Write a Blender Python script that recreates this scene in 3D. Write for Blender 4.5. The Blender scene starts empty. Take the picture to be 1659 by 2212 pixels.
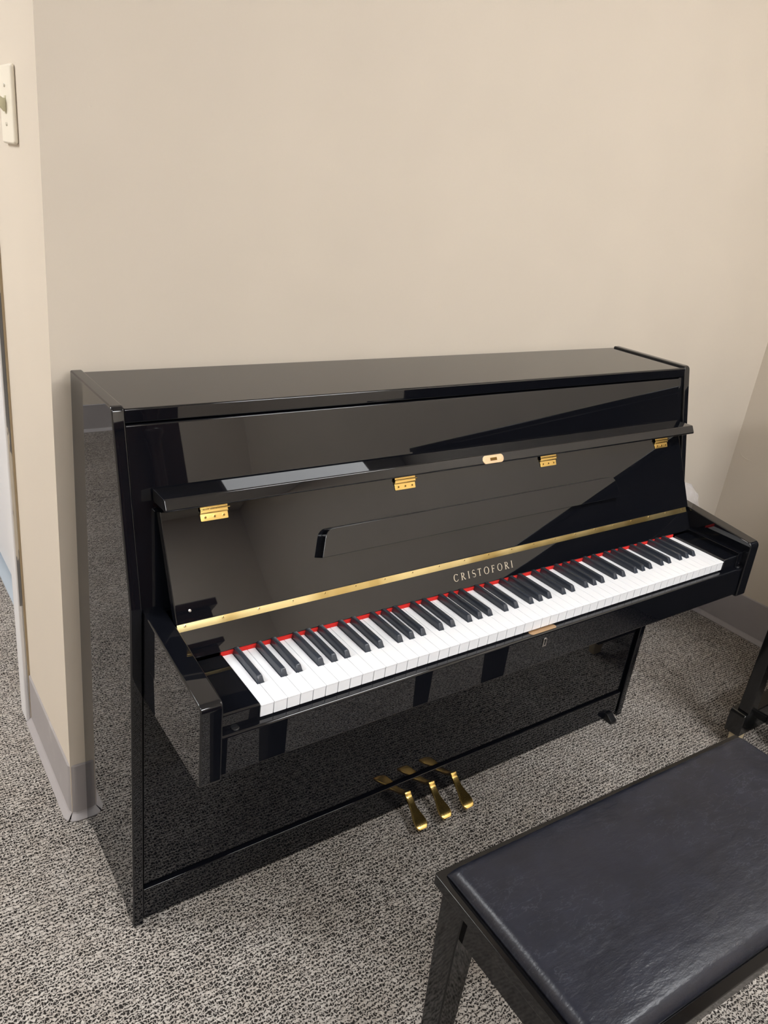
import bpy, bmesh, math, random
from mathutils import Vector, Matrix, Euler, noise

sc = bpy.context.scene
col = sc.collection
random.seed(7)

# ------------------------------------------------------------------ camera
W, H = 1659, 2212
F, YAW, PITCH, ROLL = 1681.54, 0.624, -0.3967, 0.1103
CAM = Vector((-0.3523, -1.3635, 1.3972))
fwd = Vector((math.sin(YAW)*math.cos(PITCH), math.cos(YAW)*math.cos(PITCH), math.sin(PITCH)))
rt = fwd.cross(Vector((0, 0, 1))).normalized()
up = rt.cross(fwd)
R_ = math.cos(ROLL)*rt + math.sin(ROLL)*up
U_ = -math.sin(ROLL)*rt + math.cos(ROLL)*up
cd = bpy.data.cameras.new('camera')
cam = bpy.data.objects.new('camera', cd)
col.objects.link(cam)
cam.matrix_world = Matrix(((R_.x, U_.x, -fwd.x, CAM.x), (R_.y, U_.y, -fwd.y, CAM.y), (R_.z, U_.z, -fwd.z, CAM.z), (0, 0, 0, 1)))
cd.sensor_fit = 'AUTO'
cd.sensor_width = 36
cd.lens = F/H*36
cd.shift_x = 70.6/H
cd.shift_y = -26.8/H
cd.clip_start = 0.01
sc.camera = cam

# ------------------------------------------------------------------ world, exposure, lights
world = bpy.data.worlds.new('world')
sc.world = world
world.use_nodes = True
world.node_tree.nodes['Background'].inputs[0].default_value = (1.0, 0.97, 0.93, 1)
world.node_tree.nodes['Background'].inputs[1].default_value = 0.05
sc.view_settings.view_transform = 'Standard'
sc.view_settings.look = 'None'
sc.view_settings.gamma = 1
sc.view_settings.use_curve_mapping = False
sc.view_settings.exposure = 0.0
LIGHT = 15.6           # radiance of the ceiling lamp diffusers
LAMPS = [(1.60, -1.62, 1.35), (-0.95, -1.85, .70), (-1.9, .9, 2.3), (0.6, -3.5, 2.6)]
CEIL = 2.70

# ------------------------------------------------------------------ materials
def mat(name, color=(.5, .5, .5), rough=.5, metal=0.0, ior=1.5, spec=.5, **kw):
    m = bpy.data.materials.new(name)
    m.use_nodes = True
    b = m.node_tree.nodes['Principled BSDF']
    b.inputs['Base Color'].default_value = (*color, 1)
    b.inputs['Roughness'].default_value = rough
    b.inputs['Metallic'].default_value = metal
    b.inputs['IOR'].default_value = ior
    b.inputs['Specular IOR Level'].default_value = spec
    for k, v in kw.items():
        b.inputs[k.replace('_', ' ')].default_value = v
    return m

def nt(m):
    t = m.node_tree
    return t, t.nodes, t.links, t.nodes['Principled BSDF']

def node(t, kind, **kw):
    n = t.nodes.new(kind)
    for k, v in kw.items():
        setattr(n, k, v)
    return n

def coords(t, scale=(1, 1, 1)):
    tc = node(t, 'ShaderNodeTexCoord')
    mp = node(t, 'ShaderNodeMapping')
    mp.inputs['Scale'].default_value = scale
    t.links.new(tc.outputs['Object'], mp.inputs['Vector'])
    return mp.outputs['Vector']

def noise_tex(t, vec, scale, detail=3, rough=.5):
    n = node(t, 'ShaderNodeTexNoise')
    n.inputs['Scale'].default_value = scale
    n.inputs['Detail'].default_value = detail
    n.inputs['Roughness'].default_value = rough
    t.links.new(vec, n.inputs['Vector'])
    return n.outputs['Fac']

def ramp(t, fac, stops):
    r = node(t, 'ShaderNodeValToRGB')
    e = r.color_ramp.elements
    while len(e) < len(stops):
        e.new(.5)
    for i, (p, c) in enumerate(stops):
        e[i].position = p
        e[i].color = (*c, 1) if len(c) == 3 else c
    t.links.new(fac, r.inputs['Fac'])
    return r.outputs['Color']

def bump(t, b, h, strength, dist):
    n = node(t, 'ShaderNodeBump')
    n.inputs['Strength'].default_value = strength
    n.inputs['Distance'].default_value = dist
    t.links.new(h, n.inputs['Height'])
    t.links.new(n.outputs['Normal'], b.inputs['Normal'])

def mathn(t, op, a, b=None, c=None):
    n = node(t, 'ShaderNodeMath', operation=op)
    for i, v in enumerate((a, b, c)):
        if v is None:
            continue
        if isinstance(v, (int, float)):
            n.inputs[i].default_value = v
        else:
            t.links.new(v, n.inputs[i])
    return n.outputs[0]

def paint(name, c, rough=.55, bs=.12):
    m = mat(name, c, rough, spec=.35)
    t, N, Lk, b = nt(m)
    v = coords(t)
    f = noise_tex(t, v, 3.0, 2)
    d = tuple(x*.965 for x in c)
    Lk.new(ramp(t, f, [(.35, d), (.65, c)]), b.inputs['Base Color'])
    h = noise_tex(t, v, 260, 2)
    pits = node(t, 'ShaderNodeTexVoronoi')
    pits.inputs['Scale'].default_value = 11
    Lk.new(v, pits.inputs['Vector'])
    pp = ramp(t, pits.outputs['Distance'], [(.012, (0, 0, 0)), (.03, (1, 1, 1))])
    hh = mathn(t, 'ADD', mathn(t, 'MULTIPLY', h, .35), pp)
    bump(t, b, hh, bs, .0016)
    return m

M = {}
M['wall'] = paint('wall_paint', (.70, .622, .525))
M['ceil'] = mat('ceiling_tile', (.78, .76, .72), .9)
M['white_paint'] = mat('white_door_paint', (.80, .79, .80), .35)
M['chip_paint'] = mat('chipped_frame_paint', (.62, .58, .52), .45)
t, N, Lk, b = nt(M['chip_paint'])
v = coords(t, (14, 14, 3))
f = noise_tex(t, v, 1.7, 4, .6)
Lk.new(ramp(t, f, [(.0, (.10, .10, .105)), (.50, (.17, .17, .175)), (.56, (.20, .19, .19)), (.575, (.62, .57, .49)), (.66, (.66, .60, .52)), (1, (.74, .72, .69))]), b.inputs['Base Color'])
M['tan_edge'] = mat('tan_caulk', (.42, .33, .21), .6)
M['vinyl'] = mat('grey_vinyl_base', (.38, .35, .35), .42)
t, N, Lk, b = nt(M['vinyl'])
f = noise_tex(t, coords(t), 9, 5, .65)
Lk.new(ramp(t, f, [(.3, (.36, .335, .338)), (.62, (.38, .355, .356)), (.72, (.44, .415, .41))]), b.inputs['Base Color'])
M['threshold'] = mat('blue_grey_threshold', (.42, .48, .54), .4)

# carpet: wavy rows of loops with dark gaps
M['carpet'] = mat('loop_carpet', (.4, .37, .33), .95, spec=.1)
t, N, Lk, b = nt(M['carpet'])
v = coords(t)
sep = node(t, 'ShaderNodeSeparateXYZ')
Lk.new(v, sep.inputs[0])
def nz(scale, off, det=1):
    m_ = node(t, 'ShaderNodeMapping')
    m_.inputs['Location'].default_value = (off, off*.7, 0)
    Lk.new(v, m_.inputs['Vector'])
    return mathn(t, 'SUBTRACT', noise_tex(t, m_.outputs[0], scale, det), .5)
rowp = mathn(t, 'ADD', mathn(t, 'MULTIPLY', sep.outputs[1], 2*math.pi/.0078), mathn(t, 'MULTIPLY', nz(130, 3.1), 13.0))
colp = mathn(t, 'ADD', mathn(t, 'MULTIPLY', sep.outputs[0], 2*math.pi/.0068), mathn(t, 'MULTIPLY', nz(150, 9.7), 17.0))
a_ = mathn(t, 'MULTIPLY_ADD', mathn(t, 'SINE', rowp), .5, .5)
b_ = mathn(t, 'MULTIPLY_ADD', mathn(t, 'SINE', colp), .39, .39)
net = mathn(t, 'MAXIMUM', a_, b_)
yarn_c = ramp(t, net, [(.42, (0, 0, 0)), (.80, (1, 1, 1))])
bwy = node(t, 'ShaderNodeRGBToBW'); Lk.new(yarn_c, bwy.inputs[0])
yarn = bwy.outputs[0]
fine = noise_tex(t, v, 210, 1)
tone = ramp(t, fine, [(.30, (.36, .325, .295)), (.5, (.48, .44, .40)), (.72, (.62, .58, .54))])
big = noise_tex(t, v, 14, 3)
mixb = node(t, 'ShaderNodeMix', data_type='RGBA', blend_type='MULTIPLY')
mixb.inputs['Factor'].default_value = 1
Lk.new(tone, mixb.inputs['A'])
Lk.new(ramp(t, big, [(.35, (.90, .88, .86)), (.62, (1, 1, 1))]), mixb.inputs['B'])
mix = node(t, 'ShaderNodeMix', data_type='RGBA')
mix.inputs['A'].default_value = (.026, .023, .021, 1)
Lk.new(yarn, mix.inputs['Factor']); Lk.new(mixb.outputs['Result'], mix.inputs['B'])
Lk.new(mix.outputs['Result'], b.inputs['Base Color'])
bump(t, b, yarn, .5, .003)

def lacquer(name, c=(.0045, .0050, .0072), rough=.016, ior=1.6):
    m = mat(name, c, rough, ior=ior)
    t, N, Lk, b = nt(m)
    f = noise_tex(t, coords(t), 5, 4, .6)
    Lk.new(mathn(t, 'ADD', mathn(t, 'MULTIPLY', f, rough*.9), rough*.6), b.inputs['Roughness'])
    return m
M['black'] = lacquer('black_polyester')
M['black_bench'] = lacquer('black_bench_lacquer', (.004, .004, .0046), .06, ior=1.42)
M['black_second'] = lacquer('black_satin_lacquer', (.006, .006, .006), .1)
M['ivory'] = mat('white_key_plastic', (.91, .92, .95), .12)
M['ebony'] = mat('black_key_plastic', (.036, .043, .058), .24, spec=.6)  # base lifted and blued: lens haze over the sharps painted into the colour
M['felt'] = mat('red_felt', (.62, .030, .025), .95, spec=.1)
M['brass'] = mat('polished_brass', (.86, .60, .20), .22, 1.0)
M['brass_hinge'] = mat('satin_brass', (.80, .62, .26), .30, 1.0)
t, N, Lk, b = nt(M['brass_hinge'])
f = noise_tex(t, coords(t, (7, 1, 1)), 1.6, 2)
Lk.new(ramp(t, f, [(.35, (.60, .45, .18)), (.6, (.88, .74, .38))]), b.inputs['Base Color'])
M['screw'] = mat('dark_screw_recess', (.16, .09, .02), .4, .8)
M['pink_gold'] = mat('lock_brass', (.90, .66, .44), .3, .85)
M['plate'] = mat('bronze_plate', (.55, .36, .20), .38, .7)
M['silver'] = mat('nickel', (.6, .58, .56), .25, 1)
M['inlay'] = mat('pale_gold_lettering', (.66, .58, .46), .35, .4)
M['dark'] = mat('dark_recess', (.004, .004, .004), .7)
M['rubber'] = mat('black_rubber', (.006, .006, .007), .4)
M['switch'] = mat('ivory_switch_plastic', (.86, .80, .68), .3)
M['toggle'] = mat('ivory_toggle_plastic', (.62, .58, .40), .35)
M['mahogany'] = mat('dark_mahogany', (.045, .014, .010), .22)
M['light'] = mat('lamp_diffuser', (1, 1, 1), .5)
M['light'].node_tree.nodes['Principled BSDF'].inputs['Emission Color'].default_value = (.97, .985, 1.0, 1)
M['light'].node_tree.nodes['Principled BSDF'].inputs['Emission Strength'].default_value = LIGHT
M['wedge'] = mat('pale_wood_wedge', (.55, .45, .28), .5)
M['bag'] = mat('clear_plastic_bag', (.80, .77, .79), .25)
bb = M['bag'].node_tree.nodes['Principled BSDF']
bb.inputs['Alpha'].default_value = .26
bump(M['bag'].node_tree, bb, noise_tex(M['bag'].node_tree, coords(M['bag'].node_tree), 45, 3), .6, .004)

# cushion leather
M['leather'] = mat('black_bench_leather', (.022, .023, .030), .36, spec=.42)
t, N, Lk, b = nt(M['leather'])
v = coords(t)
w = noise_tex(t, coords(t, (22, 60, 22)), 1.0, 4, .6)
crease = mathn(t, 'ABSOLUTE', mathn(t, 'SUBTRACT', w, .5))
patch = noise_tex(t, v, 7, 3, .6)
cm = ramp(t, crease, [(.0, (1, 1, 1)), (.012, (0, 0, 0))])
pm = ramp(t, patch, [(.42, (0, 0, 0)), (.62, (1, 1, 1))])
bwc = node(t, 'ShaderNodeRGBToBW'); Lk.new(cm, bwc.inputs[0])
bwp = node(t, 'ShaderNodeRGBToBW'); Lk.new(pm, bwp.inputs[0])
wear = mathn(t, 'MULTIPLY', mathn(t, 'MULTIPLY', bwc.outputs[0], bwp.outputs[0]), .10)
mx = node(t, 'ShaderNodeMix', data_type='RGBA')
mx.inputs['A'].default_value = (.011, .0125, .020, 1)
mx.inputs['B'].default_value = (.30, .31, .36, 1)
Lk.new(wear, mx.inputs['Factor'])
cl = node(t, 'ShaderNodeMix', data_type='RGBA', blend_type='MULTIPLY')
cl.inputs['Factor'].default_value = 1
Lk.new(mx.outputs['Result'], cl.inputs['A'])
Lk.new(ramp(t, noise_tex(t, v, 16, 5, .65), [(.3, (.72, .72, .74)), (.7, (1.25, 1.25, 1.3))]), cl.inputs['B'])
Lk.new(cl.outputs['Result'], b.inputs['Base Color'])
Lk.new(mathn(t, 'ADD', mathn(t, 'MULTIPLY', patch, .22), .24), b.inputs['Roughness'])
gr = noise_tex(t, v, 420, 2)
bump(t, b, mathn(t, 'ADD', mathn(t, 'MULTIPLY', w, 2.2), mathn(t, 'MULTIPLY', gr, .18)), .5, .0012)

# ------------------------------------------------------------------ mesh helpers
def world_loc(o):
    v = Vector((0, 0, 0)); r = 0
    while o:
        v += o.location; o = o.parent
    return v

def obj(name, bm, m, parent=None, smooth=True, world=True, wn=True):
    """link a bmesh as one mesh object; vertices are given in scene coordinates (or local ones when world is False)"""
    if parent is not None and world:
        off = world_loc(parent)
        bmesh.ops.translate(bm, verts=bm.verts, vec=-off)
    bmesh.ops.recalc_face_normals(bm, faces=bm.faces)
    me = bpy.data.meshes.new(name)
    bm.to_mesh(me); bm.free()
    for mm in (m if isinstance(m, (list, tuple)) else [m]):
        me.materials.append(mm)
    if smooth:
        for p in me.polygons:
            p.use_smooth = True
    o = bpy.data.objects.new(name, me)
    col.objects.link(o)
    if parent is not None:
        o.parent = parent
    if smooth and wn:
        md = o.modifiers.new('wn', 'WEIGHTED_NORMAL'); md.keep_sharp = True
    return o

def empty(name, loc, label, cat, group=None, rz=0):
    o = bpy.data.objects.new(name, None)
    o.empty_display_size = .1
    col.objects.link(o)
    o.location = loc
    o.rotation_euler = (0, 0, rz)
    o['label'] = label; o['category'] = cat
    if group:
        o['group'] = group
    return o

def setp(o, **kw):
    for k, v in kw.items():
        o[k] = v
    return o

def struct(name, bm, m):
    o = obj(name, bm, m, smooth=False)
    o['kind'] = 'structure'
    return o

def NB():
    return bmesh.new()

def merge(bm, other, mi=0):
    me = bpy.data.meshes.new('tmp')
    for f in other.faces:
        f.material_index = mi
    other.to_mesh(me); other.free()
    bm.from_mesh(me)
    bpy.data.meshes.remove(me)

def bevel_all(bm, w, seg=2, edges=None, angle=.5):
    if w <= 0:
        return
    es = edges or [e for e in bm.edges if len(e.link_faces) == 2 and e.calc_face_angle(0) > angle]
    bmesh.ops.bevel(bm, geom=es, offset=w, segments=seg, profile=.5, affect='EDGES', clamp_overlap=True)

def add_box(bm, x0, x1, y0, y1, z0, z1, bev=0, seg=2, mi=0, xf=None):
    b = NB()
    vs = [b.verts.new((x, y, z)) for x in (x0, x1) for y in (y0, y1) for z in (z0, z1)]
    for f in ((0, 1, 3, 2), (4, 6, 7, 5), (0, 4, 5, 1), (2, 3, 7, 6), (0, 2, 6, 4), (1, 5, 7, 3)):
        b.faces.new([vs[i] for i in f])
    bmesh.ops.recalc_face_normals(b, faces=b.faces)
    bevel_all(b, bev, seg)
    if xf is not None:
        bmesh.ops.transform(b, matrix=xf, verts=b.verts)
    merge(bm, b, mi)
    return bm

def box(*a, **k):
    return add_box(NB(), *a, **k)

def add_prism(bm, poly, a0, a1, axis='x', bev=0, seg=2, mi=0, xf=None):
    """poly: 2D outline; extruded along axis from a0 to a1. x: (y,z); y: (x,z); z: (x,y)"""
    b = NB()
    def P(u, v, a):
        return {'x': (a, u, v), 'y': (u, a, v), 'z': (u, v, a)}[axis]
    A = [b.verts.new(P(u, v, a0)) for u, v in poly]
    B = [b.verts.new(P(u, v, a1)) for u, v in poly]
    b.faces.new(A); b.faces.new(B[::-1])
    n = len(poly)
    for i in range(n):
        b.faces.new((A[i], B[i], B[(i+1) % n], A[(i+1) % n]))
    bmesh.ops.recalc_face_normals(b, faces=b.faces)
    bevel_all(b, bev, seg)
    if xf is not None:
        bmesh.ops.transform(b, matrix=xf, verts=b.verts)
    merge(bm, b, mi)
    return bm

def prism(*a, **k):
    return add_prism(NB(), *a, **k)

def rounded(poly, rads, n=6):
    """round the corners of a polygon; rads per corner"""
    out = []
    m = len(poly)
    for i, (p, r) in enumerate(zip(poly, rads)):
        p = Vector(p); a = Vector(poly[i-1]); c = Vector(poly[(i+1) % m])
        if r <= 0:
            out.append(tuple(p)); continue
        u = (a-p).normalized(); w = (c-p).normalized()
        ang = math.acos(max(-1, min(1, u.dot(w))))
        d = r/math.tan(ang/2)
        s = p+u*d; e = p+w*d
        cen = p+(u+w).normalized()*(r/math.sin(ang/2))
        a0 = math.atan2(s.y-cen.y, s.x-cen.x); a1 = math.atan2(e.y-cen.y, e.x-cen.x)
        da = (a1-a0+math.pi) % (2*math.pi)-math.pi
        for k in range(n+1):
            t_ = a0+da*k/n
            out.append((cen.x+r*math.cos(t_), cen.y+r*math.sin(t_)))
    return out

def add_cyl(bm, p0, p1, r0, r1=None, seg=24, mi=0, bev=0):
    r1 = r0 if r1 is None else r1
    p0, p1 = Vector(p0), Vector(p1)
    d = p1-p0
    b = NB()
    bmesh.ops.create_cone(b, cap_ends=True, segments=seg, radius1=r0, radius2=r1, depth=d.length)
    bevel_all(b, bev, 2, angle=.9)
    q = Vector((0, 0, 1)).rotation_difference(d)
    bmesh.ops.transform(b, matrix=Matrix.Translation((p0+p1)/2) @ q.to_matrix().to_4x4(), verts=b.verts)
    merge(bm, b, mi)
    return bm

# ------------------------------------------------------------------ the room
XL, XR, YW = -.0266, 2.280, .022
BH = .147
def zpoly(poly, z0, z1):
    return prism(poly, z0, z1, 'z')
struct('floor', box(-3.2, XR+.1, -4.6, 2.7, -.05, 0), M['carpet'])
struct('ceiling', box(-3.2, XR+.1, -4.6, 2.7, CEIL, CEIL+.05), M['ceil'])
struct('wall_back', zpoly([(XL, YW), (XR+.1, YW), (XR+.1, YW+.12), (XL+.12, YW+.12)], 0, CEIL), M['wall'])
wl = zpoly([(XL, YW), (XL+.12, YW+.12), (XL+.12, .405), (XL, .405)], 0, CEIL)
add_box(wl, XL, XL+.12, .405, 1.44, 2.12, CEIL)
add_box(wl, XL, XL+.12, 1.44, 2.6, 0, CEIL)
struct('wall_left', wl, M['wall'])
struct('wall_right', box(XR, XR+.1, -4.6, YW, 0, CEIL), M['wall'])
struct('wall_front', box(-3.2, XR, -4.6, -4.5, 0, CEIL), M['wall'])
struct('wall_hall', box(-3.2, XL+.12, 2.6, 2.7, 0, CEIL), M['wall'])
struct('wall_west', box(-3.3, -3.2, -4.6, 2.7, 0, CEIL), M['wall'])

# vinyl cove base: vertical face flaring to a toe at the carpet
def cove(n0):   # outline (distance from wall, height)
    return [(0, 0), (.017, 0), (.017, .0025), (.0065, .0125), (.0042, .016), (.0036, .10), (.0036, BH-.003), (.0015, BH), (0, BH)]
def cove_path(pts, closed=False):
    """pts: wall line points; offset to the left of travel, mitred at corners"""
    b = NB(); prof = cove(0); rings = []
    n = len(pts)
    for i in range(n):
        p = Vector(pts[i])
        dirs = []
        if i > 0: dirs.append((p-Vector(pts[i-1])).normalized())
        if i < n-1: dirs.append((Vector(pts[i+1])-p).normalized())
        ns = [Vector((-d.y, d.x)) for d in dirs]
        m = sum(ns, Vector((0, 0))).normalized()
        k = 1/m.dot(ns[0])
        rings.append([b.verts.new((p.x+m.x*k*o, p.y+m.y*k*o, z)) for o, z in prof])
    for a, c in zip(rings, rings[1:]):
        for j in range(len(prof)-1):
            b.faces.new((a[j], c[j], c[j+1], a[j+1]))
    return b
# rounded outer corner at the left end of the back wall
arc = []
R = .012
for k in range(7):
    a = math.pi*1.5 - k*math.pi/12
    arc.append((XL+R+R*math.cos(a), YW+R+R*math.sin(a)))
o = struct('baseboard_back', cove_path([(XR, YW)] + [(x, y) for x, y in arc][:4]), M['vinyl'])
o = struct('baseboard_left', cove_path([(x, y) for x, y in arc][3:] + [(XL, .391)]), M['vinyl'])
o = struct('baseboard_right', cove_path([(XR, -4.5), (XR, YW)]), M['vinyl'])
o = struct('baseboard_hall', cove_path([(XL, 2.6), (-3.2, 2.6)][::-1][::-1]), M['vinyl'])
struct('baseboard_far', cove_path([(XL, 1.46), (XL, 2.6)]), M['vinyl'])

# steel door frame, chipped paint, with a closed white door set in it
fr = NB()
def post(y0, y1):
    add_box(fr, XL-.0165, XL-.0060, y0, y1, .004, 2.16, .0035, 3, 0)
    add_box(fr, XL-.0060, XL+.125, y0+.001, y1, 0, 2.16, .0, 1, 0)
post(.3905, .445)
post(1.40, 1.455)
add_box(fr, XL-.0165, XL+.125, .445, 1.40, 2.10, 2.16, .002, 1, 0)
add_box(fr, XL-.0120, XL-.0050, .3898, .3906, .35, 2.15, 0, 1, 2)
add_box(fr, XL-.0050, XL, .3880, .392, .012, 2.16, 0, 1, 1)
struct('trim_1', fr, [M['white_paint'], M['tan_edge'], M['chip_paint']])
struct('trim_2', box(.050, .13, .447, 1.40, 0, .005, .001, 1), M['threshold'])
dr = box(.080, .122, .450, 1.397, .016, 2.095, .002, 1)
door = struct('door_1', dr, M['white_paint'])
hd = NB()
add_cyl(hd, (.08, .53, 1.0), (.03, .53, 1.0), .010, mi=0)
add_cyl(hd, (.08, .53, 1.0), (.074, .53, 1.0), .032, mi=0)
add_box(hd, .022, .038, .525, .64, .990, 1.010, .005, 2)
obj('door_handle', hd, M['silver'], door)

# hairline crack in the plaster beside the right corner
def tube(bm, pts, r, seg=6, mi=0):
    pts = [Vector(p) for p in pts]; rings = []
    for i, p in enumerate(pts):
        d = (pts[min(i+1, len(pts)-1)]-pts[max(i-1, 0)]).normalized()
        a = d.orthogonal().normalized(); c = d.cross(a)
        rr = r[i] if isinstance(r, (list, tuple)) else r
        rings.append([bm.verts.new(p+a*rr*math.cos(2*math.pi*k/seg)+c*rr*math.sin(2*math.pi*k/seg)) for k in range(seg)])
    for A, B in zip(rings, rings[1:]):
        for k in range(seg):
            f = bm.faces.new((A[k], A[(k+1) % seg], B[(k+1) % seg], B[k])); f.material_index = mi
    for A in (rings[0], rings[-1]):
        f = bm.faces.new(A); f.material_index = mi
    return bm

crk = tube(NB(), [(XR, .002, .640), (XR, -.001, .630), (XR, -.012, .621), (XR, -.026, .6165), (XR, -.044, .6150), (XR, -.062, .6140)], [.0004, .0009, .0011, .0010, .0008, .0003], 6)
tube(crk, [(XR, -.052, .3215), (XR, -.054, .3200)], .0016, 6)
ck = obj('plaster_crack', crk, M['wall'], bpy.data.objects['wall_right'])
# ------------------------------------------------------------------ light switch
sw = empty('light_switch', (XL, .2105, 1.4425), 'ivory toggle light switch with wall plate on the narrow wall at the left edge', 'light switch')
pl = NB()
add_prism(pl, rounded([(.1645, 1.381), (.2565, 1.381), (.2565, 1.504), (.1645, 1.504)], [.006]*4), XL-.0085, XL, 'x', .0045, 3)
obj('wall_plate', pl, M['switch'], sw)
tg = NB()
add_prism(tg, [(XL-.008, 1.432), (XL-.012, 1.431), (XL-.034, 1.455), (XL-.034, 1.464), (XL-.012, 1.452), (XL-.008, 1.453)], .2065, .2150, 'y', .001, 2)
add_box(tg, XL-.0095, XL-.008, .2055, .2160, 1.428, 1.456)
obj('toggle', tg, M['toggle'], sw)
for z in (1.412, 1.472):
    s = NB(); add_cyl(s, (XL-.008, .2105, z), (XL-.0100, .2105, z), .0032, seg=16)
    add_box(s, XL-.0102, XL-.0099, .2100, .2110, z-.0026, z+.0026, mi=1)
    obj('screw', s, [M['switch'], M['screw']], sw)

# ------------------------------------------------------------------ the piano
L, TS, HP = 1.4749, .0206, 1.0318
piano = empty('upright_piano', (L/2, -.15, 0), 'glossy black upright piano with open lid and white keyboard, standing against the beige wall', 'piano')
BL = M['black']
def fy(z):   # front line of the case sides
    if z > .717:
        return -.2261-(HP-z)*(.0803/.3146)
    return -.3064-.0023*(.717-z)/.717
side = rounded([(0, .004), (0, HP), (fy(HP), HP), (fy(.717), .717), (fy(0), 0), (-.27, 0), (-.262, .014), (-.04, .014), (-.03, .004)],
               [0, .003, .011, .01, .003, 0, 0, 0, 0])
for x0, x1 in ((0, TS), (L-TS, L)):
    obj('side_panel', prism(side, x0, x1, 'x', .0028, 3), BL, piano)
# top lid
obj('top_lid', prism(rounded([(-.001, 1.0045), (-.001, 1.0275), (-.2268, 1.0275), (-.2290, 1.0045)], [0, .002, .0035, .002]), TS+.0004, L-TS-.0004, 'x', .0008, 1), BL, piano)
# upper panel, between the sides, with a small shadow groove under the lid and by the stile at the right
def slab(z0, z1, rec, th):
    return [(fy(z1)+rec, z1), (fy(z0)+rec, z0), (fy(z0)+rec+th, z0), (fy(z1)+rec+th, z1)]
obj('upper_panel', prism(rounded(slab(.70, 1.0020, .0035, .018), [.003, 0, 0, 0]), TS+.0006, 1.4370, 'x', .0012, 2), BL, piano)
st = NB()
add_prism(st, slab(.70, 1.0035, .0060, .018), 1.4376, L-TS, 'x', .0006, 1)
obj('upper_stile', st, BL, piano)
obj('back_panel', box(TS, L-TS, -.016, -.002, .02, 1.004), M['dark'], piano)

# arms
AY, AZ = -.5408, .6829
AX0, AX1 = TS, TS+.0361
armp = rounded([(-.20, .7135), (-.3049, .7115), (AY, AZ), (-.5448, .5405), (-.20, .5405)], [0, .02, .013, .006, 0])
armp[-1] = (-.20, .5405)
for x0, x1 in ((AX0, AX1), (L-AX1, L-AX0)):
    obj('arm', prism(armp, x0+.0003 if x0 < .5 else x0, x1 if x0 < .5 else x1-.0003, 'x', .0030, 3), BL, piano)
# keyblocks beside the keys
KX, KY, KB, KZ = .1264, -.5244, -.3815, .6426
KW = 1.2222
for side_, (x0, x1) in ((0, (AX1, KX-.0008)), (1, (KX+KW+.0008, L-AX1-.018))):
    kb = prism(rounded([(KB-.004, .6165), (KB-.004, KZ+.0052), (KY-.001, KZ+.0040), (KY-.001, .6165)], [0, 0, .0035, 0]), x0+.0003, x1, 'x', .0012, 2)
    obj('key_block', kb, BL, piano)
obj('cheek_rail', prism([(-.375, .6165), (-.375, .6570), (-.527, .6560), (-.527, .6165)], L-AX1-.0175, L-AX1-.0002, 'x', .0008, 1), BL, piano)

# key slip with buttons, strike plate and keyhole
slip = obj('key_slip', prism(rounded([(-.5155, .6168), (-.5372, .6168), (-.5395, .5455), (-.5155, .5455)], [0, .0045, .003, 0]), AX1+.0004, L-AX1-.0004, 'x', .0006, 1), BL, piano)
def world_sub(name, bm, m, par, **k):
    return obj(name, bm, m, par, **k)
for x in (.0842, 1.4135):
    b_ = NB(); add_cyl(b_, (x, -.526, .6165), (x, -.526, .6188), .0068, .0060, seg=28, bev=.0008)
    setp(world_sub('rest_button', b_, M['rubber'], slip), label='round black rubber button')
pp_ = NB()
add_prism(pp_, rounded([(.7045, -.5335), (.7765, -.5335), (.7765, -.5205), (.7045, -.5205)], [.0062]*4), .6165, .6176, 'z', .0004, 1)
setp(world_sub('strike_plate', pp_, M['plate'], slip), label='rounded bronze strike plate')
kh = NB()
pts = rounded([(.7355, .5855), (.7455, .5855), (.7455, .6055), (.7355, .6055)], [.001, .001, .0048, .0048])
add_prism(kh, pts, -.5397, -.5380, 'y', .0004, 1, 0)
add_cyl(kh, (.7405, -.5396, .5995), (.7405, -.5402, .5995), .0026, seg=16, mi=1)
add_box(kh, .7392, .7418, -.5402, -.5396, .5895, .5995, mi=1)
setp(world_sub('keyhole_escutcheon', kh, [M['silver'], M['dark']], slip), label='small nickel keyhole escutcheon')
obj('keybed', box(TS+.0002, L-TS-.0002, -.5155, -.055, .5440, .6150, .001, 1), BL, piano)

# name board with lettering, red felt, long hinge
nbp = [(-.3605, .6960), (-.3835, .6515), (-.3700, .6445), (-.347, .6900)]
name_board = obj('name_board', prism(nbp, AX1+.0004, L-AX1-.0004, 'x', .0012, 2), BL, piano)
obj('felt_strip', box(KX-.001, KX+KW+.001, KB-.0012, KB+.004, .6385, KZ+.0070, .0008, 1), M['felt'], piano)
hp = NB()
ux = Vector((0, -.0230, -.0445)).normalized()   # down along the board
un = Vector((0, -.0445, .0230)).normalized()    # outward
def band(x, s, o):   # x, distance down from the top edge of the board, offset outward
    p = Vector((x, -.3605, .6960))+ux*s+un*o
    return p
hx0, hx1 = AX1+.0015, 1.4095
q = []
for s0, s1, o0, o1 in ((-.0165, .0030, .0006, .0022),):
    vs = [band(x, s, o) for x in (hx0, hx1) for s in (s0, s1) for o in (o0, o1)]
    vv = [hp.verts.new(p) for p in vs]
    for f in ((0, 1, 3, 2), (4, 6, 7, 5), (0, 4, 5, 1), (2, 3, 7, 6), (0, 2, 6, 4), (1, 5, 7, 3)):
        hp.faces.new([vv[i] for i in f])
add_cyl(hp, band(hx0, -.0155, .0020), band(hx1, -.0155, .0020), .0021, seg=12)
hinge = obj('long_hinge', hp, M['brass_hinge'], piano)
hinge['label'] = 'long brass hinge'
n_s = 21
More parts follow.
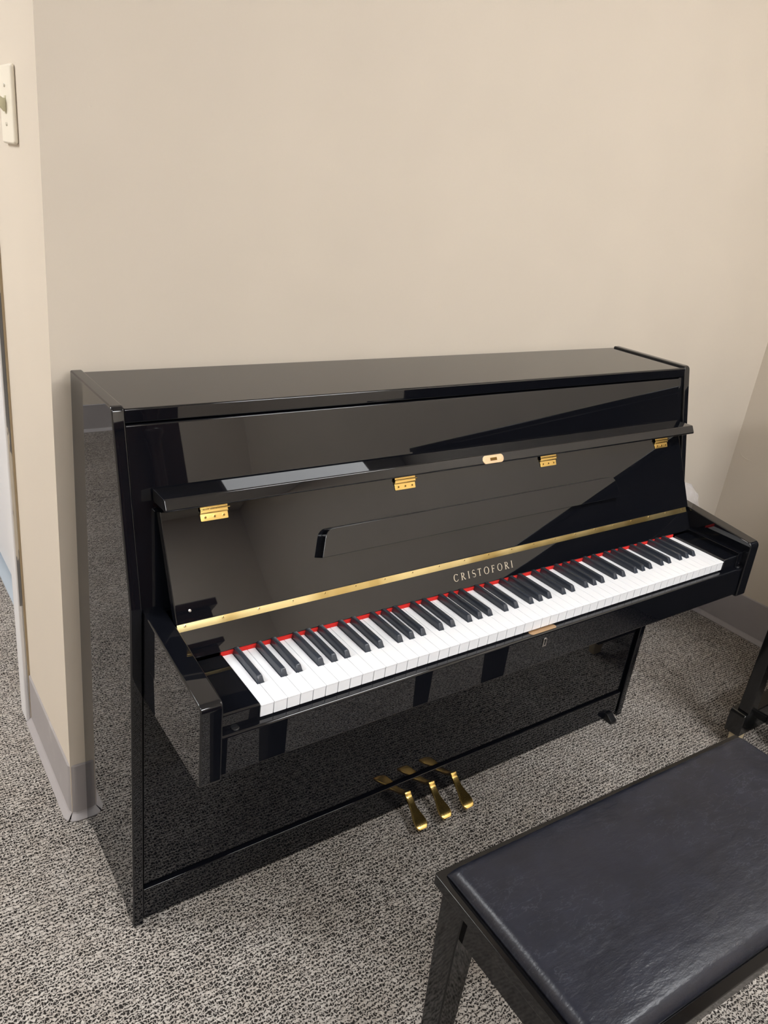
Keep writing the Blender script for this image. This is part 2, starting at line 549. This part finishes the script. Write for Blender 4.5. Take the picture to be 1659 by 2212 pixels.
for i in range(n_s):
    x = .0715+i*.0660
    b_ = NB(); add_cyl(b_, band(x, -.0058, .0021), band(x, -.0058, .0030), .0028, .0022, seg=14)
    c = NB(); c_ = band(x, -.0058, .0030)
    add_cyl(b_, band(x, -.0058, .0029), band(x, -.0058, .00315), .0012, seg=8, mi=1)
    c.free()
    obj('screw', b_, [M['brass_hinge'], M['screw']], hinge)
# lettering: nine serif capitals built from strokes
def letters():
    b = NB()
    hgt = .0148
    th, tn = .0021, .0011
    def poly(pts_, x):
        P = [band(x+u*1.0, 0, 0) for u, v_ in pts_]
        fr_ = [b.verts.new(band(x+u, sbase-v_, .0002)) for u, v_ in pts_]
        bk_ = [b.verts.new(band(x+u, sbase-v_, .0008)) for u, v_ in pts_]
        n = len(pts_)
        b.faces.new(bk_); b.faces.new(fr_[::-1])
        for i in range(n):
            b.faces.new((fr_[i], fr_[(i+1) % n], bk_[(i+1) % n], bk_[i]))
    def bar(x, u0, v0, u1, v1, w0, w1=None):
        w1 = w0 if w1 is None else w1
        d = Vector((u1-u0, v1-v0)).normalized(); n = Vector((-d.y, d.x))
        poly([(u0+n.x*w0/2, v0+n.y*w0/2), (u1+n.x*w1/2, v1+n.y*w1/2), (u1-n.x*w1/2, v1-n.y*w1/2), (u0-n.x*w0/2, v0-n.y*w0/2)], x)
    def ring(x, cx, cy, rx, ry, a0, a1, thick=th, thin=tn, n=22):
        pr = None
        for k in range(n+1):
            a = math.radians(a0+(a1-a0)*k/n)
            w_ = thin+(thick-thin)*abs(math.cos(a))**1.3
            po = (cx+rx*math.cos(a), cy+ry*math.sin(a)); pi_ = (cx+(rx-w_)*math.cos(a), cy+(ry-w_*.8)*math.sin(a))
            if pr:
                poly([pr[0], po, pi_, pr[1]], x)
            pr = (po, pi_)
    def serif(x, u, v_, w_=.0042):
        bar(x, u-w_/2, v_, u+w_/2, v_, .0008)
    def stem(x, u):
        bar(x, u, 0, u, hgt, th); serif(x, u, .0004); serif(x, u, hgt-.0004)
    def C(x):
        ring(x, .0066, hgt/2, .0066, hgt/2+.0002, 52, 308)
        bar(x, .0106, .0118, .0112, .0138, .0009); bar(x, .0106, .0022, .0114, .0034, .0009)
    def R_l(x):
        stem(x, .0018); ring(x, .0042, .0110, .0046, .0038, -90, 90)
        bar(x, .002, hgt-.0006, .0044, hgt-.0006, tn); bar(x, .002, .0076, .0044, .0076, tn)
        bar(x, .0044, .0076, .0098, .0004, th*.95); serif(x, .0104, .0004, .0028)
    def I_l(x):
        stem(x, .0012)
    def S_l(x):
        pts_ = []
        for k in range(25):
            t_ = k/24
            a = math.radians(40+ (t_*2)*230 if t_ < .5 else 0)
            if t_ <= .5:
                a = math.radians(35+t_*2*235); pts_.append((.0042+.0035*math.cos(a), .0110+.0035*math.sin(a)))
            else:
                a = math.radians(90-(t_-.5)*2*235); pts_.append((.0042+.0040*math.cos(a), .0038+.0037*math.sin(a)))
        for k in range(24):
            w_ = tn+(th-tn)*math.sin(math.pi*min(1, max(0, (k-6)/12)))
            bar(x, *pts_[k], *pts_[k+1], w_)
    def T_l(x):
        stem(x, .0050); bar(x, 0, hgt-.0006, .0100, hgt-.0006, tn)
        bar(x, .0004, hgt, .0002, hgt-.0026, .0009, .0005); bar(x, .0096, hgt, .0098, hgt-.0026, .0009, .0005)
    def O_l(x):
        ring(x, .0070, hgt/2, .0070, hgt/2+.0002, 0, 360, n=40)
    def F_l(x):
        stem(x, .0018); bar(x, .0018, hgt-.0006, .0080, hgt-.0006, tn); bar(x, .0018, .0078, .0066, .0078, tn)
        bar(x, .0078, hgt, .0081, hgt-.0028, .0009, .0005); bar(x, .0066, .0092, .0066, .0064, .0007)
    sbase = .0325
    x = .6325
    for fn, adv in ((C, .0198), (R_l, .0190), (I_l, .0108), (S_l, .0148), (T_l, .0172), (O_l, .0214), (F_l, .0160), (O_l, .0214), (R_l, .0190), (I_l, .0100)):
        fn(x); x += adv
    return b
# word reads C-R-I-S-T-O-F-O-R-I
lt = obj('brand_lettering', letters(), M['inlay'], name_board, smooth=False)
lt['label'] = 'pale gold serif lettering'

# fallboard with music ledge and four small hinges
fd = Vector((0, .0732, .1567)).normalized()      # up along the board
fn_ = Vector((0, -.1567, .0732)).normalized()    # outward
F0 = Vector((0, -.3600, .7058))
def fb(x, s, o):
    return F0+Vector((x, 0, 0))+fd*s+fn_*o
FXF = Matrix(((1, 0, 0, 0), (0, fd.y, fn_.y, F0.y), (0, fd.z, fn_.z, F0.z), (0, 0, 0, 1)))  # (x, s, o) -> scene
bmx = NB()
add_prism(bmx, [(AX1+.0006, 0), (L-AX1-.0006, 0), (L-AX1-.0006, .1835), (AX1+.0006, .1835)], -.0170, 0, 'z', .0020, 3, xf=FXF)
fall = obj('fallboard', bmx, BL, piano)
lg = NB()
add_prism(lg, rounded([(.3310, .0610), (1.1500, .0610), (1.1320, .1100), (.3480, .1100)], [.001, .001, .020, .020]), .0003, .0150, 'z', .0022, 3, xf=FXF)
ledge = obj('music_ledge', lg, BL, fall)
lb = NB()
add_cyl(lb, fb(.082, .0195, 0), fb(.082, .0195, .0012), .0024, seg=14)
obj('bumper_pin', lb, M['silver'], fall)
for x in (.1471, .5422, .9372, 1.3380):
    h = NB()
    w_ = .0245
    add_prism(h, rounded([(x-w_, .1575), (x+w_, .1575), (x+w_, .1695), (x-w_, .1695)], [.0015, .0015, 0, 0]), .0002, .0016, 'z', .0004, 1, 0, xf=FXF)
    add_cyl(h, fb(x-w_, .1715, .0022), fb(x+w_, .1715, .0022), .0023, seg=14)
    add_cyl(h, fb(x-w_*1.0, .1765, .0050), fb(x+w_*1.12, .1765, .0050), .0014, seg=10)
    add_prism(h, [(x-w_*.98, .1715), (x+w_*.98, .1715), (x+w_*1.0, .1830), (x-w_*1.0, .1830)], .0035, .0048, 'z', .0003, 1, 0, xf=FXF)
    for dx in (-.0165, 0, .0165):
        add_cyl(h, fb(x+dx, .1635, .0014), fb(x+dx, .1635, .0021), .0028, seg=14, mi=0)
        add_cyl(h, fb(x+dx, .1635, .0018), fb(x+dx, .1635, .0023), .0019, seg=10, mi=1)
    hh = obj('butt_hinge', h, [M['brass'], M['screw']], fall)
    hh['label'] = 'small brass hinge with three screws'
# folded lid lip lying on top of the fallboard
lip = obj('lid_lip', prism(rounded([(-.3185, .8850), (-.3085, .9040), (-.2600, .9036), (-.2640, .8830)], [.003, .0035, .002, .001]), AX1-.0030, 1.4230, 'x', .0015, 2), BL, piano)
ek = NB()
LPX = Matrix.Translation((0, -.3133, .8946)) @ Matrix.Rotation(-math.atan2(.0100, .0190), 4, 'X')
add_prism(ek, rounded([(.7145, -.0085), (.7715, -.0085), (.7715, .0085), (.7145, .0085)], [.0080]*4), -.0012, .0012, 'y', .0005, 1, 0, xf=LPX)
add_box(ek, .7345, .7520, -.0018, -.0010, -.0030, .0030, mi=1, xf=LPX)
for x in (.7225, .7640):
    c_ = LPX @ Vector((x, -.0010, 0)); e_ = LPX @ Vector((x, -.0018, 0))
    add_cyl(ek, c_, e_, .0016, seg=10, mi=0)
setp(obj('lock_plate', ek, [M['pink_gold'], M['screw']], lip), label='rounded pale brass lock plate')

# keys
ww = KW/52
names = 'ABCDEFG'
black_after = {0: -.1, 2: -.14, 3: .14, 5: -.18, 6: 0.0}   # A#, C#, D#, F#, G# offsets in units of key width
bxs = []
for i in range(52):
    n = i % 7
    if n in black_after and i < 51:
        off = {0: .16, 2: -.14, 3: .14, 5: -.18, 6: 0.0}[n]
        bxs.append((i, KX+(i+1)*ww+off*.010*1.6))
bhw = .0058
occ = {}
for i, x in bxs:
    occ.setdefault(i, []).append(('R', x-bhw-.0009))
    occ.setdefault(i+1, []).append(('L', x+bhw+.0009))
YN = KY+.0492       # where the sharps end
for i in range(52):
    x0 = KX+i*ww+.00045; x1 = KX+(i+1)*ww-.00045
    l = x0; r = x1
    for s_, xv in occ.get(i, []):
        if s_ == 'R': r = min(x1, xv)
        else: l = max(x0, xv)
    poly = [(x0, KY), (x1, KY)]
    if r < x1-1e-5: poly += [(x1, YN), (r, YN), (r, KB-.0015)]
    else: poly += [(x1, KB-.0015)]
    if l > x0+1e-5: poly += [(l, KB-.0015), (l, YN), (x0, YN)]
    else: poly += [(x0, KB-.0015)]
    k = NB()
    add_prism(k, poly, KZ-.0024, KZ, 'z', .00055, 2)
    add_box(k, x0+.0002, x1-.0002, KY+.0010, KY+.0480, KZ-.0225, KZ-.0024, .0003, 1)
    dz = 0
    obj('white_key', k, M['ivory'], piano)
sharp = None
for i, x in bxs:
    if sharp is None:
        k = NB()
        yf, yb = YN+.0012, KB-.0018
        sec = [(yf, .0000, bhw), (yf+.0012, .0035, bhw-.0004), (yf+.0052, .0098, bhw-.0011), (yf+.0078, .0112, bhw-.0015), (yb, .0112, bhw-.0015)]
        def ringpts(y, z, hw, zb=-.002):
            return [(-bhw, y if z > 0 else y, zb), (-bhw, y, 0), (-hw, y, max(z-.0010, 0)), (-hw+.0010, y, z), (hw-.0010, y, z), (hw, y, max(z-.0010, 0)), (bhw, y, 0), (bhw, y, zb)]
        rr = [[k.verts.new(p) for p in ringpts(*s_)] for s_ in sec]
        for A, B in zip(rr, rr[1:]):
            for j in range(7):
                k.faces.new((A[j], A[j+1], B[j+1], B[j]))
        k.faces.new(rr[0][::-1]); k.faces.new(rr[-1])
        bmesh.ops.remove_doubles(k, verts=k.verts, dist=1e-6)
        bmesh.ops.translate(k, verts=k.verts, vec=(x, 0, KZ))
        sharp = obj('black_key', k, M['ebony'], piano)
        sx = x
    else:
        c = sharp.copy(); col.objects.link(c)
        c.location.x += x-sx

# lower panel, toe rail, pedals
obj('lower_panel', box(TS+.0035, L-TS-.0085, -.2985, -.2810, .0935, .5438, .0012, 2), BL, piano)
obj('toe_rail', box(TS+.0006, L-TS-.0060, -.3045, -.2700, .0080, .0865, .0020, 2), BL, piano)
obj('bottom_rail_back', box(TS+.0006, L-TS-.0006, -.2700, -.2650, .0865, .5438), M['dark'], piano)
for x0, x1 in ((1.4030, 1.4270),):
    obj('glide_foot', prism(rounded([(-.3290, 0), (-.3290, .010), (-.3100, .0240), (-.275, .0240), (-.275, 0)], [.002, .004, 0, 0, 0]), x0, x1, 'x', .0012, 1), M['rubber'], piano)
def pedal(px, pts_):
    b = NB()
    # (dx, y, z, half width)
    path = pts_
    n = 40
    def cat(t_):
        s_ = t_*(len(path)-1); i = min(int(s_), len(path)-2); f_ = s_-i
        P = [Vector(path[max(0, min(len(path)-1, i+d))]) for d in (-1, 0, 1, 2)]
        return .5*((2*P[1])+(-P[0]+P[2])*f_+(2*P[0]-5*P[1]+4*P[2]-P[3])*f_*f_+(-P[0]+3*P[1]-3*P[2]+P[3])*f_**3)
    rings = []
    for k in range(n+1):
        q_ = cat(k/n)
        x, y, z, hw = q_
        q2 = cat(min(1, k/n+.02)); q1 = cat(max(0, k/n-.02))
        d = Vector((0, q2.y-q1.y, q2.z-q1.z)).normalized(); nn = Vector((0, -d.z, d.y))
        if nn.z < 0: nn = -nn
        hh_ = .0033
        c = Vector((px+x, y, z))
        ring_ = []
        for u, v_ in ((-1, -.6), (-1, .5), (-.93, .9), (-.8, 1.03), (0, 1.08), (.8, 1.03), (.93, .9), (1, .5), (1, -.6), (.9, -.9), (-.9, -.9)):
            ring_.append(b.verts.new(c+Vector((u*hw, 0, 0))+nn*v_*hh_))
        rings.append(ring_)
    for A, B in zip(rings, rings[1:]):
        for j in range(len(A)):
            b.faces.new((A[j], A[(j+1) % len(A)], B[(j+1) % len(A)], B[j]))
    b.faces.new(rings[0]); b.faces.new(rings[-1][::-1])
    return b
for px, lab in ((.6700, 'left brass pedal'), (.7436, 'middle brass pedal'), (.8140, 'right brass pedal')):
    pth = [(0, -.290, .047, .0088), (0, -.303, .047, .0088), (-.0005, -.312, .039, .0088), (-.003, -.327, .0325, .0088), (-.006, -.342, .0290, .0098),
           (-.009, -.355, .0268, .0130), (-.0115, -.367, .0252, .0158), (-.0135, -.379, .0232, .0166), (-.0150, -.3865, .0205, .0152), (-.016, -.3915, .0170, .0115)]
    pd = obj('pedal', pedal(px, pth), M['brass'], piano)
    pd['label'] = lab

# ------------------------------------------------------------------ the bench
BX, BY, BZ, BWD, BDP, BR = .274, -.7962, .49, .719, .316, -.0357
bench = empty('piano_bench', (BX, BY, 0), 'black padded leather-top piano bench in the foreground, in front of the upright piano', 'bench', rz=BR)
BB = M['black_bench']
# local coordinates: u along the length, v negative toward the camera
fr = NB()
bw_ = .024
outer = rounded([(0, 0), (BWD, 0), (BWD, -BDP), (0, -BDP)], [.004]*4, 3)
add_prism(fr, outer, BZ-.018, BZ, 'z', .0025, 3)
obj('bench_top', fr, BB, bench, world=False)
ap = NB()
ai = .020
add_box(ap, ai, ai+.018, -BDP+.03, -.055, BZ-.088, BZ-.018, .001, 1)
ap2 = obj('side_apron', ap, BB, bench, world=False)
ap = NB(); add_box(ap, BWD-ai-.018, BWD-ai, -BDP+.03, -.055, BZ-.088, BZ-.018, .001, 1)
obj('side_apron', ap, BB, bench, world=False)
ap = NB(); add_box(ap, .05, BWD-.05, -ai-.018, -ai, BZ-.088, BZ-.018, .001, 1)
obj('long_apron', ap, BB, bench, world=False)
ap = NB(); add_box(ap, .05, BWD-.05, -BDP+ai, -BDP+ai+.018, BZ-.088, BZ-.018, .001, 1)
obj('long_apron', ap, BB, bench, world=False)
def leg(sx, sy):
    b = NB()
    cx = .012 if sx < 0 else BWD-.012; cy = -.010 if sy > 0 else -BDP+.010
    dx = 1 if sx < 0 else -1; dy = -1 if sy > 0 else 1
    top, mid, bot = .050, .044, .030
    rings = []
    for z, w_, k in ((BZ-.018, top, 0), (BZ-.10, mid, .001), (0, bot, .009)):
        rings.append([b.verts.new((cx+dx*(k+a*w_), cy+dy*(k+c*w_), z)) for a, c in ((0, 0), (1, 0), (1, 1), (0, 1))])
    for A, B in zip(rings, rings[1:]):
        for j in range(4):
            b.faces.new((A[j], A[(j+1) % 4], B[(j+1) % 4], B[j]))
    b.faces.new(rings[0]); b.faces.new(rings[-1])
    bmesh.ops.recalc_face_normals(b, faces=b.faces)
    bevel_all(b, .0025, 2)
    return b
for sx in (-1, 1):
    for sy in (-1, 1):
        obj('leg', leg(sx, sy), BB, bench, world=False)
# puffed cushion
cu = NB()
nu, nv = 110, 60
u0, u1, v0, v1 = .013, BWD-.013, -.012, -BDP+.015
grid = []
for i in range(nu+1):
    rowv = []
    for j in range(nv+1):
        a = i/nu*2-1; c = j/nv*2-1
        # denser samples toward the rim
        a = math.sin(a*math.pi/2); c = math.sin(c*math.pi/2)
        e = (abs(a)**5)*.0
        u = (u0+u1)/2+a*(u1-u0)/2; w_ = (v0+v1)/2+c*(v1-v0)/2
        du = min(u-u0, u1-u); dv = min(v0-w_, w_-v1)
        def rim(d, r_=.015):
            return 1 if d >= r_ else math.sqrt(max(0, 1-(1-d/r_)**2))
        h_ = .016*min(rim(du), 1)*min(rim(dv), 1)+.016*(1-a*a)**.55*(1-c*c)**.55
        # rim is drawn in slightly at the middle of each side
        h_ += .0015*noise.noise(Vector((u*9, w_*9, 0)))*rim(du, .05)*rim(dv, .05)
        rowv.append(cu.verts.new((u, w_, BZ+.001+h_)))
    grid.append(rowv)
for i in range(nu):
    for j in range(nv):
        cu.faces.new((grid[i][j], grid[i+1][j], grid[i+1][j+1], grid[i][j+1]))
border = [grid[i][0] for i in range(nu+1)]+[grid[nu][j] for j in range(1, nv+1)]+[grid[i][nv] for i in range(nu-1, -1, -1)]+[grid[0][j] for j in range(nv-1, 0, -1)]
cu.faces.new(border[::-1])
obj('cushion', cu, M['leather'], bench, world=False, wn=False)

# ------------------------------------------------------------------ second piano at the right wall
p2 = empty('upright_piano', (1.95, -1.28, 0), 'second black piano at the right edge, only its front leg and toe block in view', 'piano')
B2 = M['black_second']
PY0, PY1 = -.535, -2.03
for y0, y1 in ((PY0-.030, PY0), (PY1, PY1+.030)):
    obj('side_panel', box(1.945, 2.240, y0, y1, .05, 1.005, .003, 2), B2, p2)
obj('top_lid', box(1.935, 2.245, PY1-.004, PY0+.004, 1.005, 1.025, .003, 2), B2, p2)
obj('upper_panel', box(1.950, 1.968, PY1+.0305, PY0-.0305, .76, 1.004, .002, 1), B2, p2)
obj('lower_panel', box(1.950, 1.968, PY1+.0305, PY0-.0305, .10, .61, .002, 1), B2, p2)
obj('fallboard', box(1.70, 1.950, PY1+.04, PY0-.04, .701, .755, .006, 2), B2, p2)
obj('keybed', box(1.690, 1.96, PY1+.002, PY0-.012, .62, .70, .003, 2), B2, p2)
for y0, y1 in ((PY0-.042, PY0-.002), (PY1+.002, PY1+.042)):
    lgm = NB()
    rings = []
    for z, k in ((.1195, 0), (.14, .0), (.62, -.004)):
        rings.append([lgm.verts.new(q_) for q_ in ((1.652-k, y0-k+.004, z), (1.692+k, y0-k+.004, z), (1.692+k, y1+k-.002, z), (1.652-k, y1+k-.002, z))])
    for A, B in zip(rings, rings[1:]):
        for j in range(4):
            lgm.faces.new((A[j], A[(j+1) % 4], B[(j+1) % 4], B[j]))
    lgm.faces.new(rings[0]); lgm.faces.new(rings[-1])
    bmesh.ops.recalc_face_normals(lgm, faces=lgm.faces)
    bevel_all(lgm, .003, 2)
    obj('leg', lgm, B2, p2)
for y0, y1 in ((-.5710, -.5262), (-2.0388, -1.994)):
    tb = NB()
    add_prism(tb, rounded([(1.6385, .050), (1.6385, .122), (1.975, .122), (1.975, .050)], [.004, .010, 0, 0]), y0, y1, 'y', .003, 2)
    obj('toe_block', tb, B2, p2)
    wd = NB(); add_prism(wd, [(1.650, 0), (1.644, .0495), (1.690, .0495), (1.684, 0)], y0+.006, y0+.030, 'y', .002, 1)
    setp(obj('foot_pad', wd, M['wedge'], p2), label='pale foot pad under the toe block')
    bx_ = NB(); add_box(bx_, 1.93, 1.970, y0+.003, y1-.003, 0, .05)
    obj('rear_foot', bx_, B2, p2)
cs = NB()
add_cyl(cs, (1.785, -.606, .030), (1.785, -.632, .030), .030, seg=28, bev=.004)
add_box(cs, 1.779, 1.792, -.632, -.5712, .048, .070, .002, 1)
obj('caster', cs, M['rubber'], p2)

# ------------------------------------------------------------------ clear plastic bag behind the right side of the piano
bg = NB()
bmesh.ops.create_icosphere(bg, subdivisions=5, radius=1)
for v_ in bg.verts:
    p = v_.co.copy()
    n_ = noise.noise(p*1.3)*.22+noise.noise(p*3.1+Vector((3, 1, 7)))*.14
    r_ = 1+n_
    v_.co = Vector((1.537+p.x*.060*r_, -.268+p.y*.045*r_, .648+p.z*.068*r_))
    if v_.co.x < L+.0006: v_.co.x = L+.0006
bag = obj('plastic_bag', bg, M['bag'], None, wn=False)
setp(bag, label='crumpled clear plastic bag tucked behind the right side of the piano', category='plastic bag')

# ------------------------------------------------------------------ dark carved wooden piano behind the photographer (seen in reflections)
cab = empty('wooden_cabinet', (.25, -2.85, 0), 'dark mahogany cabinet with turned columns, seen only as a reflection in the black piano', 'cabinet')
MH = M['mahogany']
obj('cabinet_body', box(-.55, 1.03, -3.15, -2.62, 0, 1.38, .004, 2), MH, cab)
obj('cabinet_top', box(-.58, 1.06, -3.15, -2.59, 1.38, 1.42, .006, 2), MH, cab)
for x in (.88, .62, -.4):
    cl_ = NB()
    zs = [.1, .16, .18, .20, .24, .3, .5, .7, .75, .78, .80, .84, .88, .92, .95, 1.0, 1.15, 1.25, 1.28, 1.32]
    rs = [.05, .05, .035, .05, .03, .036, .042, .036, .05, .034, .052, .036, .054, .034, .052, .034, .03, .034, .05, .05]
    tube(cl_, [(x, -2.575, z) for z in zs], rs, 20)
    obj('column', cl_, MH, cab)

# ------------------------------------------------------------------ recessed ceiling lamps
for i, (x, y, k) in enumerate(LAMPS):
    lx, ly = (.42, .30) if i == 0 else (.60, .30)
    t_ = empty('ceiling_light', (x, y, CEIL), 'flat white fluorescent lamp panel set in the ceiling above the pianos', 'ceiling light', 'fluorescent ceiling panels')
    f_ = NB()
    for a in ((-lx-.02, -lx, -ly-.02, ly+.02), (lx, lx+.02, -ly-.02, ly+.02), (-lx, lx, -ly-.02, -ly), (-lx, lx, ly, ly+.02)):
        add_box(f_, x+a[0], x+a[1], y+a[2], y+a[3], CEIL-.012, CEIL-.0005)
    obj('frame', f_, M['white_paint'], t_, smooth=False)
    d_ = NB(); add_box(d_, x-lx, x+lx, y-ly, y+ly, CEIL-.008, CEIL-.001)
    m_ = M['light']
    if k != 1.0:
        m_ = M['light'].copy(); m_.node_tree.nodes['Principled BSDF'].inputs['Emission Strength'].default_value = LIGHT*k
    obj('diffuser', d_, m_, t_, smooth=False)
